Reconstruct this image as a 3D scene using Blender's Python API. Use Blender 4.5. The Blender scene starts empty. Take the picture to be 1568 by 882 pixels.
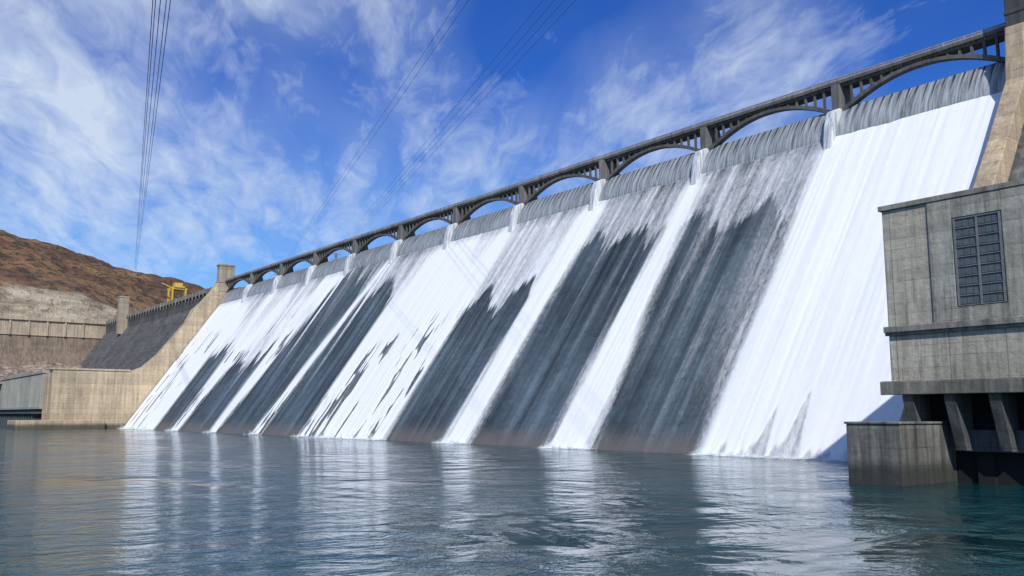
import bpy, math
import numpy as np
from mathutils import Vector
R=math.radians
scene=bpy.context.scene
# ------------------------------------------------------------------ frame of reference
# X = along the dam axis (camera side = 0, dam runs to -X), Y = upstream, Z up, river surface z=0
BAY=45.7; A0=129.8
TOE=152.0; CREST_P=208.0; CREST_Z=81.0
def sA(s): return A0+BAY*s
def W(A,P,z): return (-A,P,z)

# ------------------------------------------------------------------ numpy noise
def _sm(f): return f*f*(3-2*f)
def vn1(x,seed=0):
    r=np.random.RandomState(seed).rand(4096)
    i=np.floor(x).astype(int); f=_sm(x-i)
    return r[i%4096]*(1-f)+r[(i+1)%4096]*f
def vn2(x,y,seed=0):
    r=np.random.RandomState(seed).rand(512,512)
    i=np.floor(x).astype(int); j=np.floor(y).astype(int)
    f=_sm(x-i); g=_sm(y-j)
    a=r[i%512,j%512]; b=r[(i+1)%512,j%512]; c=r[i%512,(j+1)%512]; d=r[(i+1)%512,(j+1)%512]
    return (a*(1-f)+b*f)*(1-g)+(c*(1-f)+d*f)*g
def fbm2(x,y,seed=0,o=5):
    t=0;a=.5;n=0
    for k in range(o):
        t=t+a*vn2(x*2**k+k*17.3,y*2**k+k*9.1,seed+k); n+=a; a*=.5
    return t/n
def sstep(a,b,x):
    t=np.clip((x-a)/(b-a),0,1); return t*t*(3-2*t)

# ------------------------------------------------------------------ mesh helpers
class MB:
    def __init__(s): s.v=[]; s.f=[]
    def box(s,a0,a1,p0,p1,z0,z1):
        if a0>a1:a0,a1=a1,a0
        n=len(s.v)
        for z in (z0,z1):
            for (a,p) in ((a1,p0),(a0,p0),(a0,p1),(a1,p1)):
                s.v.append(W(a,p,z))
        for q in ((0,3,2,1),(4,5,6,7),(0,1,5,4),(1,2,6,5),(2,3,7,6),(3,0,4,7)):
            s.f.append([n+i for i in q])
    def prism(s,prof,a0,a1):
        n=len(s.v); m=len(prof)
        for a in (a0,a1):
            for (p,z) in prof: s.v.append(W(a,p,z))
        for i in range(m):
            j=(i+1)%m
            s.f.append([n+i,n+j,n+m+j,n+m+i])
        s.f.append([n+i for i in range(m)][::-1]); s.f.append([n+m+i for i in range(m)])
    def prismP(s,prof,p0,p1):   # profile in (A,z) extruded along P
        n=len(s.v); m=len(prof)
        for p in (p0,p1):
            for (a,z) in prof: s.v.append(W(a,p,z))
        for i in range(m):
            j=(i+1)%m
            s.f.append([n+i,n+j,n+m+j,n+m+i])
        s.f.append([n+i for i in range(m)][::-1]); s.f.append([n+m+i for i in range(m)])
    def beam(s,p,q,w):
        p=Vector(W(*p)); q=Vector(W(*q)); d=(q-p).normalized()
        u=d.cross(Vector((0,0,1)))
        if u.length<.01: u=Vector((1,0,0))
        u.normalize(); t=d.cross(u)
        n=len(s.v)
        for c in (p,q):
            for (i,j) in ((-1,-1),(1,-1),(1,1),(-1,1)):
                s.v.append(tuple(c+u*i*w/2+t*j*w/2))
        for k in range(4):
            l=(k+1)%4
            s.f.append([n+k,n+l,n+4+l,n+4+k])
        s.f.append([n+3,n+2,n+1,n]); s.f.append([n+4,n+5,n+6,n+7])
    def obj(s,name,mat,parent=None,bevel=0,smooth=False):
        me=bpy.data.meshes.new(name); me.from_pydata(s.v,[],s.f); me.update()
        import bmesh
        bm=bmesh.new(); bm.from_mesh(me); bmesh.ops.recalc_face_normals(bm,faces=bm.faces); bm.to_mesh(me); bm.free()
        o=bpy.data.objects.new(name,me); scene.collection.objects.link(o)
        me.materials.append(mat)
        if parent: o.parent=parent
        if bevel:
            b=o.modifiers.new("bevel",'BEVEL'); b.width=bevel; b.segments=2; b.limit_method='ANGLE'
        return o
def empty(name):
    e=bpy.data.objects.new(name,None); scene.collection.objects.link(e); return e
def grid_obj(name,X,Y,Z,mat,parent=None,attrs={},smooth=True,keep=None,mat2=None,sel2=None):
    ni,nj=X.shape
    co=np.stack([X,Y,Z],-1).reshape(-1,3).astype(np.float32)
    idx=np.arange(ni*nj).reshape(ni,nj)
    q=np.stack([idx[:-1,:-1],idx[1:,:-1],idx[1:,1:],idx[:-1,1:]],-1).reshape(-1,4)
    if keep is not None:
        kf=keep.reshape(-1)[q].max(axis=1); q=q[kf>0]
    me=bpy.data.meshes.new(name)
    me.vertices.add(len(co)); me.vertices.foreach_set("co",co.ravel())
    me.loops.add(q.size); me.loops.foreach_set("vertex_index",q.ravel().astype(np.int32))
    me.polygons.add(len(q)); me.polygons.foreach_set("loop_start",np.arange(0,q.size,4,dtype=np.int32))
    try: me.polygons.foreach_set("loop_total",np.full(len(q),4,dtype=np.int32))
    except Exception: pass
    me.update(calc_edges=True)
    if smooth: me.polygons.foreach_set("use_smooth",np.ones(len(me.polygons),dtype=bool))
    for k,a in attrs.items():
        at=me.attributes.new(k,'FLOAT','POINT'); at.data.foreach_set("value",a.reshape(-1).astype(np.float32))
    me.materials.append(mat)
    if mat2 is not None:
        me.materials.append(mat2)
        me.polygons.foreach_set("material_index",(sel2.reshape(-1)[q].min(axis=1)>0).astype(np.int32))
    o=bpy.data.objects.new(name,me); scene.collection.objects.link(o)
    if parent:o.parent=parent
    return o

# ------------------------------------------------------------------ node helpers
class NT:
    def __init__(s,tree): s.t=tree; s.n=tree.nodes; s.l=tree.links
    def new(s,typ,**kw):
        n=s.n.new(typ)
        for k,v in kw.items(): setattr(n,k,v)
        return n
    def setin(s,n,i,v):
        if v is None: return
        if hasattr(v,'is_output'): s.l.new(v,n.inputs[i])
        else: n.inputs[i].default_value=v
    def math(s,op,a,b=None,c=None,clamp=False):
        n=s.new('ShaderNodeMath',operation=op,use_clamp=clamp)
        s.setin(n,0,a); s.setin(n,1,b); s.setin(n,2,c); return n.outputs[0]
    def mapr(s,v,a,b,c,d,smooth=False):
        n=s.new('ShaderNodeMapRange'); 
        if smooth: n.interpolation_type='SMOOTHSTEP'
        s.setin(n,0,v)
        for i,x in enumerate((a,b,c,d)): s.setin(n,i+1,x)
        return n.outputs[0]
    def mix(s,f,a,b,mode='MIX'):
        n=s.new('ShaderNodeMix',data_type='RGBA',blend_type=mode)
        s.setin(n,0,f); s.setin(n,6,a); s.setin(n,7,b); return n.outputs[2]
    def noise(s,vec,scale,detail=5,rough=.55,dist=0):
        n=s.new('ShaderNodeTexNoise'); s.setin(n,'Vector',vec)
        n.inputs['Scale'].default_value=scale; n.inputs['Detail'].default_value=detail
        n.inputs['Roughness'].default_value=rough; n.inputs['Distortion'].default_value=dist
        return n.outputs[0]
    def mapping(s,vec,sc=(1,1,1),rot=(0,0,0),loc=(0,0,0)):
        n=s.new('ShaderNodeMapping'); s.setin(n,0,vec); n.inputs['Scale'].default_value=sc
        n.inputs['Rotation'].default_value=rot; n.inputs['Location'].default_value=loc
        return n.outputs[0]
    def bump(s,h,st,dist=1.0,nrm=None):
        n=s.new('ShaderNodeBump'); n.inputs['Strength'].default_value=st; n.inputs['Distance'].default_value=dist
        s.setin(n,'Height',h)
        if nrm: s.setin(n,'Normal',nrm)
        return n.outputs[0]
def newmat(name):
    m=bpy.data.materials.new(name); m.use_nodes=True
    t=NT(m.node_tree); b=m.node_tree.nodes['Principled BSDF']; return m,t,b
def c4(c,k=1): return (c[0]*k,c[1]*k,c[2]*k,1)

def concrete(name,col,streak=.45,blot=.35,lines=0,vlines=0,rough=.88,bump=.35,wet=None,stain=(.3,.26,.2),stainamt=0.0,drip=0.0):
    m,t,b=newmat(name)
    tc=t.new('ShaderNodeTexCoord').outputs['Object']
    n1=t.noise(tc,.07,5,.6)
    n2=t.noise(t.mapping(tc,(.7,.7,.035)),1,5,.65,.3)
    n3=t.noise(tc,1.6,4,.7)
    f1=t.mapr(n1,.3,.7,1-blot,1+blot*.5)
    f2=t.mapr(n2,.32,.68,1-streak,1+streak*.35)
    f3=t.mapr(n3,.3,.7,.86,1.08)
    f=t.math('MULTIPLY',t.math('MULTIPLY',f1,f2),f3)
    sep=t.new('ShaderNodeSeparateXYZ'); t.setin(sep,0,tc)
    h=n3
    if lines:
        fr=t.math('FRACT',t.math('DIVIDE',sep.outputs[2],lines))
        ln=t.math('LESS_THAN',fr,.05)
        jit=t.noise(t.mapping(tc,(.15,.15,1/lines*.5)),1,2)
        f=t.math('MULTIPLY',f,t.math('SUBTRACT',1,t.math('MULTIPLY',ln,t.mapr(jit,.35,.65,.1,.5))))
        lf=t.math('FLOOR',t.math('DIVIDE',sep.outputs[2],lines))
        lf2=t.math('FRACT',t.math('MULTIPLY',t.math('SINE',t.math('MULTIPLY',lf,12.9)),43.7))
        f=t.math('MULTIPLY',f,t.mapr(lf2,0,1,.88,1.05))
    if vlines:
        fr=t.math('FRACT',t.math('DIVIDE',sep.outputs[0],vlines))
        ln=t.math('LESS_THAN',fr,.02)
        f=t.math('MULTIPLY',f,t.math('SUBTRACT',1,t.math('MULTIPLY',ln,.45)))
    if drip:
        nd=t.noise(t.mapping(tc,(1.1,1.1,.09)),1,4,.7,.2)
        f=t.math('MULTIPLY',f,t.mapr(nd,.50,.66,1,1-drip))
        ng=t.noise(t.mapping(tc,(.8,.8,1.6)),1,6,.75,.5)
        f=t.math('MULTIPLY',f,t.mapr(ng,.35,.65,.80,1.14))
    cr=t.new('ShaderNodeCombineColor')
    for i in range(3): t.setin(cr,i,f)
    colr=t.mix(1.0,c4(col),cr.outputs[0],'MULTIPLY')
    if stainamt:
        n4=t.noise(t.mapping(tc,(.12,.12,.05)),1,4,.6)
        colr=t.mix(t.mapr(n4,.45,.7,0,stainamt),colr,c4(stain))
    if wet is not None:
        wz=t.math('ADD',sep.outputs[2],t.mapr(n1,0,1,-1,1))
        colr=t.mix(t.mapr(wz,wet*.4,wet,.8,0,True),colr,(.02,.022,.018,1))
    t.setin(b,'Base Color',colr); b.inputs['Roughness'].default_value=rough
    t.setin(b,'Normal',t.bump(h,bump,.15))
    return m

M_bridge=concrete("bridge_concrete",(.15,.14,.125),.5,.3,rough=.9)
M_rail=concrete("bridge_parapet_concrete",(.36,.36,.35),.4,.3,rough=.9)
M_pier=concrete("pier_concrete",(.21,.205,.195),.6,.3)
M_abut=concrete("abutment_concrete",(.085,.088,.09),.5,.3)
M_wall=concrete("training_wall_concrete",(.58,.465,.31),.35,.25,lines=3.0,stainamt=.3,stain=(.5,.4,.28),wet=4,drip=.2)
M_dark=concrete("weathered_dam_concrete",(.14,.14,.135),.7,.45,lines=1.6,vlines=15.2)
M_ph=concrete("powerhouse_concrete",(.52,.49,.395),.42,.25,lines=1.45,vlines=7.0,bump=.5,stainamt=.3,stain=(.25,.245,.20),drip=.42)
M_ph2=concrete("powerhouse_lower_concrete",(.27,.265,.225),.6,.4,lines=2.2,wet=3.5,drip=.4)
M_brk=concrete("shaded_bracket_concrete",(.13,.14,.135),.5,.4,lines=2.2,drip=.4)  # darker than the lower concrete: shade under the deck put into the colour
M_phpanel=concrete("powerhouse_panel_concrete",(.40,.395,.335),.45,.25,lines=1.45,bump=.5,drip=.42)
M_trim=concrete("ledge_concrete",(.30,.29,.25),.5,.25,drip=.3)
M_black=concrete("wet_shaded_recess",(.008,.010,.010),.3,.2)  # near-black colour holds the wet concrete and the shadow inside the openings
M_wing=concrete("wing_dam_concrete",(.52,.43,.31),.4,.3,vlines=15,drip=.3)
M_wing2=concrete("wing_dam_lower_concrete",(.26,.20,.145),.5,.4,vlines=15)
M_rib=concrete("ribbed_wall_concrete",(.36,.37,.33),.3,.2)
M_ribd=concrete("powerhouse_base",(.07,.09,.10),.3,.2)
M_tower=concrete("tower_concrete",(.42,.36,.27),.4,.25,lines=3)

def simple(name,col,rough=.5,metal=0):
    m,t,b=newmat(name)
    tc=t.new('ShaderNodeTexCoord').outputs['Object']
    n=t.noise(tc,.9,4,.6)
    t.setin(b,'Base Color',t.mix(t.mapr(n,.3,.7,0,1),c4(col,.75),c4(col,1.15)))
    b.inputs['Roughness'].default_value=rough; b.inputs['Metallic'].default_value=metal
    return m
M_cable=simple("cable_aluminium",(.04,.05,.065),.6,.2)
M_yellow=simple("yellow_paint",(.65,.42,.06),.5)
M_louver=simple("louvre_metal",(.10,.12,.125),.45,.2)
M_steel=simple("steel_frame",(.22,.23,.22),.45,.3)

# ---- spillway bed (wet concrete)
m,t,b=newmat("wet_spillway_concrete"); M_bed=m
tc=t.new('ShaderNodeTexCoord').outputs['Object']
sep=t.new('ShaderNodeSeparateXYZ'); t.setin(sep,0,tc)
na=t.noise(t.mapping(tc,(.20,.0,.004)),1,4,.6)
nb=t.noise(t.mapping(tc,(1.1,.0,.012)),1,3,.6)
nc=t.noise(t.mapping(tc,(.05,.0,.03)),1,4,.6)
nr=t.noise(t.mapping(tc,(.25,.0,.4)),1,5,.7,1.0)
f=t.math('MULTIPLY',t.mapr(na,.32,.70,.28,2.3),t.mapr(nb,.3,.7,.84,1.18))
f=t.math('MULTIPLY',f,t.mapr(nc,.35,.65,.60,1.40))
f=t.math('MULTIPLY',f,t.mapr(nr,.35,.65,.80,1.21))
fr=t.math('FRACT',t.math('DIVIDE',sep.outputs[2],1.6)); ln=t.math('LESS_THAN',fr,.09)
f=t.math('MULTIPLY',f,t.math('SUBTRACT',1,t.math('MULTIPLY',ln,.10)))
fr=t.math('FRACT',t.math('DIVIDE',sep.outputs[0],15.23)); ln=t.math('LESS_THAN',fr,.02)
f=t.math('MULTIPLY',f,t.math('SUBTRACT',1,t.math('MULTIPLY',ln,.5)))
cc=t.new('ShaderNodeCombineColor')
for i in range(3): t.setin(cc,i,f)
col=t.mix(1.0,(.049,.069,.080,1),cc.outputs[0],'MULTIPLY')
zn=t.math('ADD',sep.outputs[2],t.mapr(nb,.3,.7,-2.5,2.5))
col=t.mix(t.mapr(zn,1.0,6.5,.7,0,True),col,(.16,.138,.118,1))
t.setin(b,'Base Color',col); b.inputs['Roughness'].default_value=.5
t.setin(b,'Normal',t.bump(t.math('ADD',na,nr),.3,.3))

# ---- falling water (thin translucent film and dense white sheet)
def fallmat(name,opaque):
    m,t,b=newmat(name)
    tc=t.new('ShaderNodeTexCoord').outputs['Object']
    at=t.new('ShaderNodeAttribute',attribute_name="cov").outputs['Fac']
    na=t.noise(t.mapping(tc,(.42,0,.016)),1,5,.60,.2)
    nr=t.noise(t.mapping(tc,(.8,0,.34)),1,5,.70,1.4)
    nz=t.math('ADD',t.math('MULTIPLY',na,.55),t.math('MULTIPLY',nr,.45))
    if not opaque:
        amp=t.math('MULTIPLY',t.mapr(at,.40,.95,2.5,.4),t.mapr(at,.08,.42,.22,1))
        al=t.math('ADD',t.math('MULTIPLY',at,1.15),t.math('MULTIPLY',t.math('SUBTRACT',nz,.5),amp))
        al=t.mapr(al,.10,.98,0,1)
        al=t.math('MULTIPLY',al,t.mapr(at,.01,.10,0,1))
        t.setin(b,'Alpha',al)
    dens=t.mapr(at,.45,.95,0,1)
    st=t.mapr(nz,.36,.60,0,1)
    col=t.mix(st,(.76,.80,.825,1),(.86,.87,.87,1))
    col=t.mix(dens,t.mix(st,(.36,.385,.40,1),(.68,.71,.73,1)),col)
    t.setin(b,'Base Color',col); b.inputs['Roughness'].default_value=.95
    b.inputs['Specular IOR Level'].default_value=.05
    t.setin(b,'Normal',t.bump(nz,.18,.3))
    return m
M_fall=fallmat("thin_falling_water",False); M_fall2=fallmat("white_falling_water",True)
m,t,b=newmat("pier_overflow_water"); M_nose=m
tc=t.new('ShaderNodeTexCoord').outputs['Object']
na=t.noise(t.mapping(tc,(2.2,1,.08)),1,4,.66,.2)
t.setin(b,'Base Color',t.mix(t.mapr(na,.35,.6,0,1),(.30,.33,.36,1),(.70,.73,.75,1))); b.inputs['Roughness'].default_value=.8
# ---- foam on river / spray
def foammat(name,sc,mx,c):
    m,t,b=newmat(name)
    tc=t.new('ShaderNodeTexCoord').outputs['Object']
    at=t.new('ShaderNodeAttribute',attribute_name="cov").outputs['Fac']
    n1=t.noise(t.mapping(tc,sc),1,5,.7,.8)
    al=t.mapr(t.math('ADD',at,t.math('MULTIPLY',t.math('SUBTRACT',n1,.5),c)),.30,1.0,0,mx)
    al=t.math('MULTIPLY',al,t.mapr(at,.0,.35,0,1))
    t.setin(b,'Alpha',al); t.setin(b,'Base Color',(.78,.84,.85,1)); b.inputs['Roughness'].default_value=.9
    b.inputs['Specular IOR Level'].default_value=.1
    return m
M_foam=foammat("river_foam",(.25,.7,1),.85,2.2)
M_spray=foammat("spray_mist",(.22,.22,.30),.55,1.4)

# ---- gate material
m,t,b=newmat("wet_drum_gate"); M_gate=m
tc=t.new('ShaderNodeTexCoord').outputs['Object']
sep=t.new('ShaderNodeSeparateXYZ'); t.setin(sep,0,tc)
na=t.noise(t.mapping(tc,(1.3,0,.10)),1,5,.7,.3)
nb=t.noise(t.mapping(tc,(.45,0,.05)),1,3,.6)
zz=t.mapr(sep.outputs[2],81,90.5,0,1)
fr=t.math('ABSOLUTE',t.math('SUBTRACT',t.math('FRACT',t.math('DIVIDE',t.math('ADD',sep.outputs[0],t.math('MULTIPLY',nb,1.5)),2.3)),.5))
rib=t.math('MULTIPLY',t.mapr(fr,.03,.20,1,0,True),t.mapr(t.math('ADD',zz,t.mapr(na,.3,.7,-.45,.45)),.35,.8,0,1))
v=t.math('SUBTRACT',t.mapr(na,.33,.68,0,1.2),t.math('MULTIPLY',zz,.15))
col=t.mix(v,(.10,.12,.13,1),(.46,.50,.52,1))
col=t.mix(rib,col,(.022,.026,.028,1))
t.setin(b,'Base Color',col); b.inputs['Roughness'].default_value=.5
t.setin(b,'Normal',t.bump(na,.5,.3))

# ---- river
m,t,b=newmat("river_water"); M_river=m
tc=t.new('ShaderNodeTexCoord').outputs['Object']
w1=t.noise(t.mapping(tc,(.085,.06,1),(0,0,R(35))),1,2,.5,1.3)
w2=t.noise(t.mapping(tc,(.30,.19,1),(0,0,R(-48))),1,4,.58,1.0)
w3=t.noise(t.mapping(tc,(1.5,.95,1),(0,0,R(-48))),1,3,.6,.3)
big=t.noise(t.mapping(tc,(.022,.035,1)),1,3,.55,.8)
ruf=t.mapr(big,.40,.60,.30,1.7)
h=t.math('ADD',t.math('MULTIPLY',w1,1.1),t.math('MULTIPLY',t.math('ADD',t.math('MULTIPLY',w2,.55),t.math('MULTIPLY',w3,.10)),ruf))
t.setin(b,'Normal',t.bump(h,1.0,.66))
col=t.mix(t.mapr(big,.35,.65,0,1),(.001,.034,.042,1),(.004,.064,.074,1))
t.setin(b,'Base Color',col)
b.inputs['Specular Tint'].default_value=(.36,.72,.78,1)
b.inputs['Roughness'].default_value=.05; b.inputs['IOR'].default_value=1.33

# ---- hill
m,t,b=newmat("dry_hillside"); M_hill=m
tc=t.new('ShaderNodeTexCoord').outputs['Object']
sep=t.new('ShaderNodeSeparateXYZ'); t.setin(sep,0,tc)
n1=t.noise(tc,.012,5,.65); n2=t.noise(tc,.075,5,.8); n3=t.noise(t.mapping(tc,(.02,.02,.10)),1,5,.7,.5)
col=t.mix(t.mapr(n1,.38,.62,0,1),(.14,.070,.030,1),(.34,.185,.075,1))
col=t.mix(t.mapr(n3,.5,.7,0,.5),col,(.25,.19,.14,1))
col=t.mix(t.mapr(n2,.49,.55,0,.9),col,(.040,.032,.018,1))
xx=t.math('ADD',sep.outputs[0],t.mapr(n1,.3,.7,-30,30))
cl=t.mix(t.mapr(n3,.4,.62,0,1),(.54,.46,.33,1),(.27,.21,.14,1))
cl=t.mix(t.mapr(n2,.52,.60,0,.7),cl,(.14,.10,.065,1))
col=t.mix(t.mapr(xx,-1010,-990,0,1),col,cl)
t.setin(b,'Base Color',col); b.inputs['Roughness'].default_value=.95
t.setin(b,'Normal',t.bump(n2,1.0,8))
m,t,b=newmat("rubble_rock"); M_rock=m
tc=t.new('ShaderNodeTexCoord').outputs['Object']
n2=t.noise(tc,.2,6,.75); 
t.setin(b,'Base Color',t.mix(t.mapr(n2,.4,.6,0,1),(.14,.10,.07,1),(.42,.34,.26,1))); b.inputs['Roughness'].default_value=.95
t.setin(b,'Normal',t.bump(n2,1,2))

# ================================================================== DAM
dam=empty("concrete_dam")
k=(CREST_P-TOE)/CREST_Z
mb=MB()
mb.prism([(TOE-8*k,-8),(CREST_P,CREST_Z),(210,82.2),(213,82.4),(224,80),(226,-8)],sA(-1),sA(10))
mb.obj("spillway_bed",M_bed,dam)
mb=MB()
prof=[(TOE-8*k,-8),(TOE+72*k,72),(210.5,84),(210.5,93.6),(224,93.6),(226,-8)]
mb.prism(prof,sA(10)+6,900)
mb.prism(prof,sA(-1)-4,-260)
mb.obj("non_overflow_section",M_dark,dam)
mb=MB()
for (a,bq) in ((sA(10)+8,905),(sA(-1)-14,-260)):
    mb.box(a,bq,209.4,210.3,92.6,95.2); mb.box(a,bq,223.8,224.7,92.6,95.2)
    st=1 if bq>a else -1
    for q in np.arange(a,bq,st*7.6): mb.box(q,q+1.0,208.9,209.39,90.5,95.6)
mb.obj("parapet",M_trim,dam)
mb=MB(); nose=MB()
for s in range(0,10):
    a=sA(s)
    mb.prism([(210.3,86),(210.3,96.6),(217,96.6),(221,84),(221,79),(212,79)],a-1.2,a+1.2)
    nose.prism([(204.8,76.3),(205.4,79.5),(206.2,84.5),(207.6,88.4),(210.28,89.7),(213,89.7),(213,76.3)],a-1.4,a+1.4)
mb.obj("pier",M_pier,dam,.12)
nose.obj("pier_nose",M_nose,dam,.4)
mb=MB()
for s in range(-1,10):
    a,b_=sA(s)+1.52,sA(s+1)-1.52
    arc=[]
    for i in range(9):
        u=i/8; z=80.6+9.5*u; p=207.5+4.6*(u**1.8)
        arc.append((p,z))
    mb.prism(arc+[(214,90.0),(215,81.5)],a,b_)
mb.obj("drum_gate",M_gate,dam)
mb=MB()
a=sA(10)
mb.box(a+.8,a+6.5,207,217,90,107.5); mb.box(a+.4,a+6.9,206.6,217.4,107.5,108.8); mb.box(a+.5,a+6.8,206.7,217.3,96.2,97.0)
mb.box(823,829,203,211,78,110); mb.box(822.5,829.5,202.5,211.5,110,111.3)
mb.obj("elevator_tower",M_tower,dam,.2)
mb=MB()
a=sA(-1)
mb.box(a-13,a-.3,206,222,80,116); mb.box(a-13.5,a+.2,205.5,222.5,116,118); mb.box(a-13.2,a-.1,205.8,222.2,98,99)
mb.obj("abutment_tower",M_abut,dam,.2)
wallL=[(96,-8),(96,0.2),(110,0.21),(110,35),(154,35),(162,38.5),(170,46),(178,56),(187,67.5),(191.5,77),(197,82.5),(203,90),(207,96.5),(213,96.5),(213,70),(160,-8)]
mb=MB(); mb.prism(wallL,sA(10)+1,sA(10)+9)
mb.prism([(108.9,35.0),(154,35.0),(154,36.2),(108.9,36.2)],sA(10)+.4,sA(10)+9.6)
mb.box(sA(10)-3,sA(10)+26,92,140,-6,5.2)
mb.box(sA(10)+9,sA(10)+22,109.5,150,-6,33)
mb.obj("left_training_wall",M_wall,dam,.25)
mb=MB(); 
wr=[(TOE-6,-8),(TOE-4,4),(TOE+10*k,20),(TOE+60*k-1,66),(203.5,82),(205.3,95),(212,95),(212,75),(175,20),(160,-8)]
mb.prism(wr,sA(-1)-.3,sA(-1)-4.5)
mb.obj("right_training_wall",M_wall,dam,.25)
mb=MB(); mb.box(897,912,-500,224,79,94)
mb.box(895.2,898,-500,212,92.4,95.6)
for q in np.arange(-500,205,15.): mb.box(895.8,897,q,q+1.5,79,92.4)
mb.obj("wing_dam_upper",M_wing,dam)
mb=MB(); mb.prismP([(898,79),(897.5,70),(884,30),(880,-8),(912,-8),(912,79)],-500,205)
mb.obj("wing_dam_lower",M_wing2,dam)

# ================================================================== BRIDGE
br=empty("arch_bridge")
deck=MB(); ribs=MB(); cols=MB(); rail=MB()
aR,aL=sA(-1),sA(10)
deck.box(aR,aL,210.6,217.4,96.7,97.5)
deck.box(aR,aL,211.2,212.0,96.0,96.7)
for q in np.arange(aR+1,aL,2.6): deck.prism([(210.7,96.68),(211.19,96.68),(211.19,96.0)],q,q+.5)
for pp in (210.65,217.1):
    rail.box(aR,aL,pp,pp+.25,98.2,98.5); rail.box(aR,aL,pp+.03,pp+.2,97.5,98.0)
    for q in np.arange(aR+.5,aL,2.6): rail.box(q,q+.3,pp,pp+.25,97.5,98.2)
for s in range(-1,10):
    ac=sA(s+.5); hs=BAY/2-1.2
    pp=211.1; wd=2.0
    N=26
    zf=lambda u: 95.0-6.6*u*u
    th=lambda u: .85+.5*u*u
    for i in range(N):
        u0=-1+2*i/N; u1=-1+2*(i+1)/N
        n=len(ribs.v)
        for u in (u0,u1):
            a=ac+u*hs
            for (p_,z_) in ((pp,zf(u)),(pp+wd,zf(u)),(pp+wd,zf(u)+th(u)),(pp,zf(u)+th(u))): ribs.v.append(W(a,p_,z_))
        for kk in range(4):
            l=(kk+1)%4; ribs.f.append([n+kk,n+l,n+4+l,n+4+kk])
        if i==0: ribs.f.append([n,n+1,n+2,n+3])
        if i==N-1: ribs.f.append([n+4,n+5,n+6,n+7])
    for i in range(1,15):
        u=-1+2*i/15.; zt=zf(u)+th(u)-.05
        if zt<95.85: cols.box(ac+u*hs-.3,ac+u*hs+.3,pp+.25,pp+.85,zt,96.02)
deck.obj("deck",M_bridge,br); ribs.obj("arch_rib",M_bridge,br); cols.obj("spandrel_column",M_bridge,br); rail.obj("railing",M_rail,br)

# ================================================================== WATERFALL
ns,nt=1500,330
s=np.linspace(-1+.01,10-.0,ns)[:,None]; T=np.linspace(0,1,nt)[None,:]
S=s+0*T; T=T+0*s
cov=np.ones_like(S)
segs=[(0.02,.955,0.02,.77,.19,.54,.07),
      (1.045,1.84,1.12,1.92,.18,.54,.02),
      (2.12,2.98,2.2,2.98,.37,.72,.03),
      (4.40,5.0,4.45,5.30,.16,.66,.03),
      (5.10,5.97,5.50,6.45,.05,.58,.03),
      (6.55,7.2,6.68,7.70,.46,.86,.04),
      (8.0,8.6,7.95,8.62,.38,.86,.04)]
for j,(a0,a1,b0,b1,td,thin,dk) in enumerate(segs):
    tt=T**.75
    lo=a0+(b0-a0)*tt+(vn2(S*25,T*4,60+j)-.5)*.06
    hi=a1+(b1-a1)*tt+(vn2(S*25,T*4,70+j)-.5)*.06
    ins=sstep(-.07,.08,S-lo)*sstep(-.07,.08,hi-S)
    jag=(vn1(S*8,80+j)-.5)*.15+(np.abs(vn1(S*24,90+j)-.5))*.14+(vn1(S*70,95+j)-.5)*.035
    sc=1.0+ .25*(j>3)
    d=sstep(-.008,.030,T-(td+jag*sc))
    dkl=dk+.75*np.clip(vn2(S*22,T*1.2,100+j)-.66,0,1)*sstep(1.1,.3,T)
    if j==0: dkl=dkl+.26*sstep(.40,.05,S)*sstep(1.0,.4,T)
    thinv=thin+(vn2(S*12,T*4,110+j)-.5)*.25
    tgt=thinv*(1-d)+dkl*d
    cov=cov*(1-ins)+ins*tgt
h=vn2(S*16,T*7+3,201)*.6+vn2(S*45,T*14,202)*.4
hole=sstep(.66,.74,h)*sstep(.35,.55,T)*((S>3.0)&(S<4.45))
cov=cov*(1-hole*.75)
h=vn2(S*14,T*6+3,205)*.6+vn2(S*40,T*12,206)*.4
hole=sstep(.68,.76,h)*sstep(.2,.4,T)*(S>4.4)
cov=cov*(1-hole*.75)
h=vn1(S*20,210)*.07+vn1(S*60,211)*.04
toe=sstep(0,.03,T-(.93+.05-h*1.0))*((S>3.1)&(S<4.35))*sstep(.45,.6,vn1(S*5,213))
cov=cov*(1-toe*.85)
g=sstep(0,.03,T-(.985-.15*np.exp(-((S+.48)/.03)**2)-.12*np.exp(-((S+.33)/.02)**2)-.05*vn1(S*40,220)))*((S<-.1))
cov=cov*(1-g*.34)
cov=cov*(1-.22*sstep(.55,.75,vn2(S*3,T*3,240))*(S>2.9)*sstep(.65,.1,T))
cov=cov*(1-.25*sstep(.07,.0,T)*(S>0)*1.0)
for q in range(0,10): cov=np.maximum(cov,.95*np.exp(-((S-q)/.03)**4)*sstep(.9,.2,T))
cov=np.clip(cov,0,1)
P=CREST_P+(TOE-1.5-CREST_P)*T; Z=CREST_Z*(1-T)-1.5*T
off=.12+.35*cov+.10*cov*(vn2(S*60,T*3,230)-.3)+.20*cov*(vn2(S*9,T*2,231)-.4)
off=np.maximum(off,.08)
ny,nz=-CREST_Z,(CREST_P-TOE); L=math.hypot(ny,nz); ny/=L; nz/=L
X=-(A0+BAY*S)
grid_obj("spillway_waterfall",X,P+ny*off,Z+nz*off,M_fall,None,{"cov":cov},keep=(cov>.035).astype(int),mat2=M_fall2,sel2=(cov>.97).astype(int))
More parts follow.
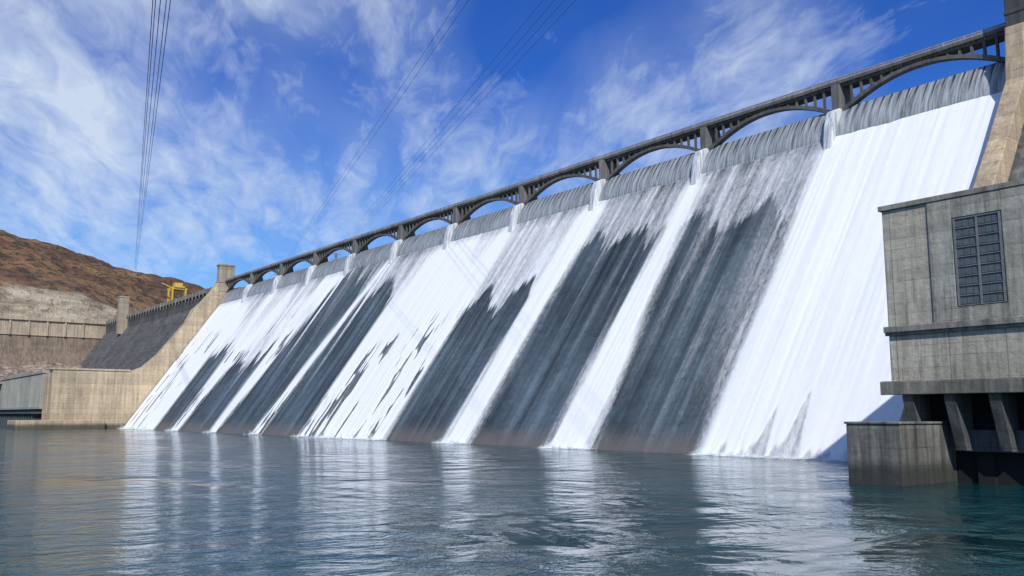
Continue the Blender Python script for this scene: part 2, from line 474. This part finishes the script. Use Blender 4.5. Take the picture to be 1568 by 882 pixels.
# foam apron where the falls meet the river
covt=cov[:,-12:].mean(axis=1)[:,None]
Pf=np.linspace(137,153.5,36)[None,:]
sf=s+0*Pf; Pg=Pf+0*s
wd=sstep(146,151.5,Pg+(vn1(sf*40,500)-.5)*3)*covt*.85+ .5*sstep(137,152,Pg)*covt
sw=fbm2(sf*12,Pg/3,510,3)
grid_obj("river_foam",-(A0+BAY*sf),Pg,.02+.6*sw*sstep(147,152,Pg)*covt,M_foam,None,{"cov":np.clip(wd,0,1)})
# low spray thrown up along the toe: rolling translucent sheets
for li,(pb,hh) in enumerate(((149.6,4.0),(147.6,2.4))):
    zz=np.linspace(0,1,14)[None,:]; sg=s+0*zz; z2=zz+0*s
    hv=hh*(.35+1.1*fbm2(sg*14,0*sg+li,520+li,4))*np.clip(covt,.12,1)
    yy=pb+1.2*(fbm2(sg*20,z2*2,530+li,3)-.5)*2+ .9*z2
    grid_obj("spray_mist",-(A0+BAY*sg),yy,.03+z2*hv,M_spray,None,{"cov":np.clip((1-z2)**1.1*covt*.9,0,1)})

# ================================================================== RIVER / RESERVOIR
def plane(name,x0,x1,y0,y1,z,mat):
    me=bpy.data.meshes.new(name); me.from_pydata([(x0,y0,z),(x1,y0,z),(x1,y1,z),(x0,y1,z)],[],[(0,1,2,3)])
    me.materials.append(mat); o=bpy.data.objects.new(name,me); scene.collection.objects.link(o); return o
plane("river",-9000,9000,-9000,219,0,M_river)
plane("reservoir",-9000,9000,225,12000,87,M_river)

# ================================================================== HILLS
A=np.arange(906,3200,7.)[:,None]; Pp=np.arange(-1200,1700,7.)[None,:]
AA=A+0*Pp; PP=Pp+0*A
pn=PP*1500/np.maximum(AA,1200)
ridge=np.interp(pn,[-1200,0,201,249,300,353,430,500,700,1000,1600],[330,300,281,273,259,246,232,221,150,70,60])
cl=np.interp(PP,[-900,150,209,252,300,380,500,800],[150,137,130,114,108,100,80,60])
q=np.clip((AA-1000)/500,0,1)
n=fbm2(AA/90,PP/90,300,6)-.5; n2=fbm2(AA/18,PP/18,310,4)-.5
rz=np.abs(fbm2(AA/140,PP/70,320,4)-.5)*2
Zt=cl+(ridge-cl)*q**.85
Zt=Zt-np.clip(AA-1500,0,9999)*.06
Zt=Zt+n*34*np.clip(q*3,0,1)*np.clip(1.3-q,.4,1)+n2*12*np.clip(q*5,.2,1)-rz*18*np.clip(q*2,0,1)*np.clip(1.3-q,.2,1)
cf=sstep(925,960,AA+n*60)*.55+sstep(965,1000,AA+n*50)*.45
Zt=86+(Zt-86)*cf
grid_obj("hill",-AA,PP,Zt,M_hill)
A=np.arange(770,900,2.)[:,None]; Pp=np.arange(60,208,2.)[None,:]
AA=A+0*Pp; PP=Pp+0*A
Zr=30+(AA-770)/130*24+(fbm2(AA/14,PP/14,400,5)-.5)*14
grid_obj("rubble_slope",-AA,PP,Zr,M_rock)

# ================================================================== RIGHT POWERHOUSE
ph=empty("powerhouse")
FP=113.5; a1=64.0
mb=MB(); mb.box(a1,-220,FP,150,12.8,36.0)
o=mb.obj("walls",M_ph,ph,.12)
mb=MB(); mb.box(a1+.35,-220,FP-.35,150.35,36.0,36.7)
mb.box(a1+.3,-220,FP-.75,FP-.003,19.3,20.1); mb.box(a1+.3,-220,FP-.4,FP-.003,18.9,19.3)
mb.obj("cornice",M_trim,ph,.06)
mb=MB(); 
for ac in np.arange(51.4,-200,-14.):
    w=2.85
    mb.box(ac+w+.25,ac+6.2,FP-.22,FP-.002,20.12,35.98)
    mb.box(ac-w-.25,ac-6.2,FP-.22,FP-.002,20.12,35.98)
    mb.box(ac-w-.24,ac+w+.24,FP-.21,FP-.002,33.4,35.97)
    mb.box(ac-w-.24,ac+w+.24,FP-.21,FP-.002,20.13,21.9)
mb.obj("panel",M_phpanel,ph,.04)
lo=MB(); fr=MB()
for ac in np.arange(51.4,-200,-14.):
    w=2.8
    z0,z1=22.1,33.2
    lo.box(ac-w,ac+w,FP-.03,FP-.005,z0,z1)
    nr=9; dz=(z1-z0)/nr
    for i in range(nr):
        for (c0,c1) in ((ac-w+.12,ac-.16),(ac+.16,ac+w-.12)):
            for kx in range(3):
                ex=(c1-c0)/3
                zz0=z0+i*dz+.12
                lo.prism([(FP-.04,zz0),(FP-.16,zz0+.03),(FP-.05,zz0+dz-.25)],c0+kx*ex+.03,c0+(kx+1)*ex-.03)
        fr.box(ac-w,ac+w,FP-.2,FP-.035,z0+i*dz-.06,z0+i*dz+.06)
    fr.box(ac-w,ac+w,FP-.2,FP-.035,z1-.06,z1+.08)
    for c in (ac-w,ac,ac+w): fr.box(c-.12,c+.12,FP-.26,FP-.034,z0-.07,z1+.09)
lo.obj("window_louvre",M_louver,ph); fr.obj("window_frame",M_steel,ph)
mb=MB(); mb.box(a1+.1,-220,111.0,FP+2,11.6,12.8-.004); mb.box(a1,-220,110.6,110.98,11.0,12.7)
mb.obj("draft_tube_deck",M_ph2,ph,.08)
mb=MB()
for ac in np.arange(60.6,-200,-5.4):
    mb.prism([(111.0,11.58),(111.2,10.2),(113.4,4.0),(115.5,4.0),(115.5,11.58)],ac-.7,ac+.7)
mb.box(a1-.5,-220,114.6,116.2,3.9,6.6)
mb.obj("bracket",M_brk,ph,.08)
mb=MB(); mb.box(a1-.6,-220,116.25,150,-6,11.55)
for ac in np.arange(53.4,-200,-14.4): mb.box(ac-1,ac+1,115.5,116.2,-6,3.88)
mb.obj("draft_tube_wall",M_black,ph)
mb=MB(); mb.prism([(102.7,-6),(102.7,7.3),(115.9,7.3),(115.9,-6)],57.2,64.3)
mb.box(57.0,64.5,102.5,116.0,7.303,7.6)
mb.obj("end_pier",M_ph2,ph,.1)

# ================================================================== LEFT POWERHOUSE
lp=empty("powerhouse")
mb=MB(); mb.box(618,960,111,150,13,34); mb.obj("walls",M_rib,lp)
mb=MB()
for q in np.arange(618,960,3.4): mb.box(q,q+1.1,110.2,110.98,13,33.4)
mb.box(617.5,960,109.8,150.5,34.002,35.6); mb.box(617.5,960,109.6,110.97,12,13.4)
mb.obj("pilaster",M_rib,lp)
mb=MB(); mb.box(617,960,111.4,150,-6,12.9)
for q in np.arange(620,960,9): mb.box(q,q+2,106,111.39,-6,9)
mb.box(617,960,105,111.35,9.01,10.2)
mb.obj("base",M_ribd,lp)

# ================================================================== GANTRY CRANE
gc=empty("gantry_crane"); mb=MB()
for a in (705,715):
    for p in (212,222): mb.box(a-.6,a+.6,p-.6,p+.6,93.6,105)
    mb.box(a-.7,a+.7,211,223,105,106.4)
mb.box(703.5,716.5,213,221,106.4,107.6); mb.box(706,712,214,220,107.6,110.5)
mb.box(704.5,715.5,211.4,212.6,99,99.8); mb.beam((705,212,94),(715,212,99),.5); mb.beam((715,212,94),(705,212,99),.5)
mb.beam((706,212,106),(706,204,109),.7)
mb.obj("frame",M_yellow,gc)

# ================================================================== POWER LINES + TOWERS
def cable(name,p,q,offs,sag,r0):
    par=empty(name)
    p=Vector(W(*p)); q=Vector(W(*q)); d=(q-p); hd=Vector((d.x,d.y,0)).normalized(); sd=Vector((-hd.y,hd.x,0))
    for i,(ox,oz) in enumerate(offs):
        cu=bpy.data.curves.new("wire",'CURVE'); cu.dimensions='3D'; cu.bevel_depth=r0; cu.bevel_resolution=1
        sp=cu.splines.new('POLY'); N=60; sp.points.add(N)
        for k_ in range(N+1):
            u=k_/N; c=p+d*u+sd*ox+Vector((0,0,oz-4*sag*u*(1-u)))
            sp.points[k_].co=(c.x,c.y,c.z,1)
        cu.materials.append(M_cable)
        o=bpy.data.objects.new("wire_%d"%(i+1),cu); scene.collection.objects.link(o); o.parent=par
def pylon(A_,P_,zb,zt,w=9):
    t_=empty("transmission_tower"); mb=MB(); H=zt-zb; L=8
    def cr(u,i,j): 
        ww=w*(1-u*.8)/2; return (A_+i*ww,P_+j*ww,zb+H*u)
    for k_ in range(L):
        u0,u1=k_/L,(k_+1)/L
        c=[(-1,-1),(1,-1),(1,1),(-1,1)]
        for m_ in range(4):
            x=c[m_]; y=c[(m_+1)%4]
            mb.beam(cr(u0,*x),cr(u1,*x),.4); mb.beam(cr(u0,*x),cr(u1,*y),.22); mb.beam(cr(u0,*y),cr(u1,*x),.22); mb.beam(cr(u1,*x),cr(u1,*y),.22)
    for zz,l in ((zt-1,7),(zt-8,9)):
        mb.beam((A_,P_-l,zz),(A_,P_+l,zz),.5)
    mb.obj("lattice",M_steel,t_)
def ext(n_,f_,k0,k1):
    n_=np.array(n_,float); f_=np.array(f_,float); return tuple(n_+(f_-n_)*k0),tuple(n_+(f_-n_)*k1)
p_,q_=ext((125,34,66.7),(1400,365,225),-.25,1.0)
cable("power_line",p_,q_,[(-1.1,0),(-.6,.8),(.2,.3),(.85,0),(1.2,.8)],0,.06)
p_,q_=ext((160,111,102.8),(763,336,157),-.6,1.36)
cable("power_line",p_,q_,[(0,0),(1.6,.8)],0,.055)
pylon(q_[0],q_[1],80,q_[2]+1)
p_,q_=ext((147,128,102.8),(726,380,175),-.6,1.55)
cable("power_line",p_,q_,[(-3.0,0),(-1.3,.9),(1.4,.2),(3.2,1.2)],0,.055)
pylon(q_[0],q_[1],80,q_[2]+1)

# ================================================================== LIGHT + SKY
d=Vector((.65,-.42,.635)).normalized()
sun=bpy.data.lights.new("sun",'SUN'); sun.energy=3.9; sun.angle=R(.8); sun.color=(1,.955,.89)
so=bpy.data.objects.new("sun",sun); scene.collection.objects.link(so); so.rotation_mode='QUATERNION'; so.rotation_quaternion=d.to_track_quat('Z','Y')
w=bpy.data.worlds.new("World"); scene.world=w; w.use_nodes=True
t=NT(w.node_tree); bg=w.node_tree.nodes['Background']
sky=t.new('ShaderNodeTexSky'); sky.sky_type='NISHITA'; sky.sun_disc=False
sky.sun_elevation=math.asin(d.z); sky.sun_rotation=math.atan2(d.x,d.y)
sky.air_density=1.0; sky.dust_density=.3; sky.ozone_density=3.0; sky.altitude=400
hs=t.new('ShaderNodeHueSaturation'); hs.inputs['Saturation'].default_value=1.38; t.setin(hs,'Color',sky.outputs[0])
tc=t.new('ShaderNodeTexCoord').outputs['Generated']
sep=t.new('ShaderNodeSeparateXYZ'); t.setin(sep,0,tc)
skb=t.mix(1.0,hs.outputs[0],t.mix(t.mapr(sep.outputs[2],.03,.34,0,1),(.72,.94,1.12,1),(.31,.60,1.10,1)),'MULTIPLY')
zc=t.math('ADD',t.math('MAXIMUM',sep.outputs[2],0),.20)
u=t.math('DIVIDE',sep.outputs[0],zc); v=t.math('DIVIDE',sep.outputs[1],zc)
al=t.math('ADD',t.math('MULTIPLY',u,-.884),t.math('MULTIPLY',v,.468))
ac=t.math('ADD',t.math('MULTIPLY',u,.468),t.math('MULTIPLY',v,.884))
cx=t.new('ShaderNodeCombineXYZ'); t.setin(cx,0,al); t.setin(cx,1,ac)
cv=cx.outputs[0]
wis=t.noise(t.mapping(cv,(1.9,4.2,1),loc=(3.1,1.7,0)),1,5,.60,1.1)
fine=t.noise(t.mapping(cv,(6,14,1),(0,0,R(8))),1,4,.62,.9)
def skydir(az,el):
    y=R(52.3+az); e=R(el); return (-math.sin(y)*math.cos(e),math.cos(y)*math.cos(e),math.sin(e))
acc=None
for (az,el,wd_,am) in ((27,24,9,.16),(31,14,5,.08),(23,13,5,.16),(14,15.5,4,.19),(9,26,6,.13),(-5,19,4,.14),(-12,21,5,.14),(-19,22,4,.10),(4,14,6,.10),
                       (16.5,19.5,5,-.12),(-27,25,6,-.12),(-4,26,6,-.12),(2,22,4,-.06),(9,19,4,-.05),(60,30,25,.08),(-90,35,30,.06),(180,40,50,.06)):
    dt=t.new('ShaderNodeVectorMath',operation='DOT_PRODUCT'); t.setin(dt,0,tc); dt.inputs[1].default_value=skydir(az,el)
    m_=t.mapr(dt.outputs['Value'],math.cos(R(wd_*1.7)),1.0,0,am,True)
    acc=m_ if acc is None else t.math('ADD',acc,m_)
cl=t.math('ADD',t.math('ADD',t.math('MULTIPLY',wis,.60),t.math('MULTIPLY',fine,.40)),acc)
cl=t.mapr(cl,.48,.90,0,.82,False)
hz=t.mapr(sep.outputs[2],0,.18,.34,0,True)
veil=t.math('MULTIPLY',t.mapr(wis,.3,.7,.6,1.3),t.mapr(acc,-.05,.12,.03,.22))
cl=t.math('MAXIMUM',t.math('MAXIMUM',cl,veil),hz)
skc=t.mix(cl,skb,(6.5,7.4,8.4,1))
t.setin(bg,'Color',skc); bg.inputs['Strength'].default_value=.11

# ================================================================== CAMERA
cam=bpy.data.cameras.new("camera"); cam.lens=31.45; cam.sensor_width=36; cam.clip_end=30000; cam.clip_start=.5
co=bpy.data.objects.new("camera",cam); scene.collection.objects.link(co)
co.location=(0,0,8.45); co.rotation_euler=(R(98.06),0,R(52.3))
scene.camera=co
scene.view_settings.view_transform='Standard'; scene.view_settings.look='None'; scene.view_settings.exposure=0
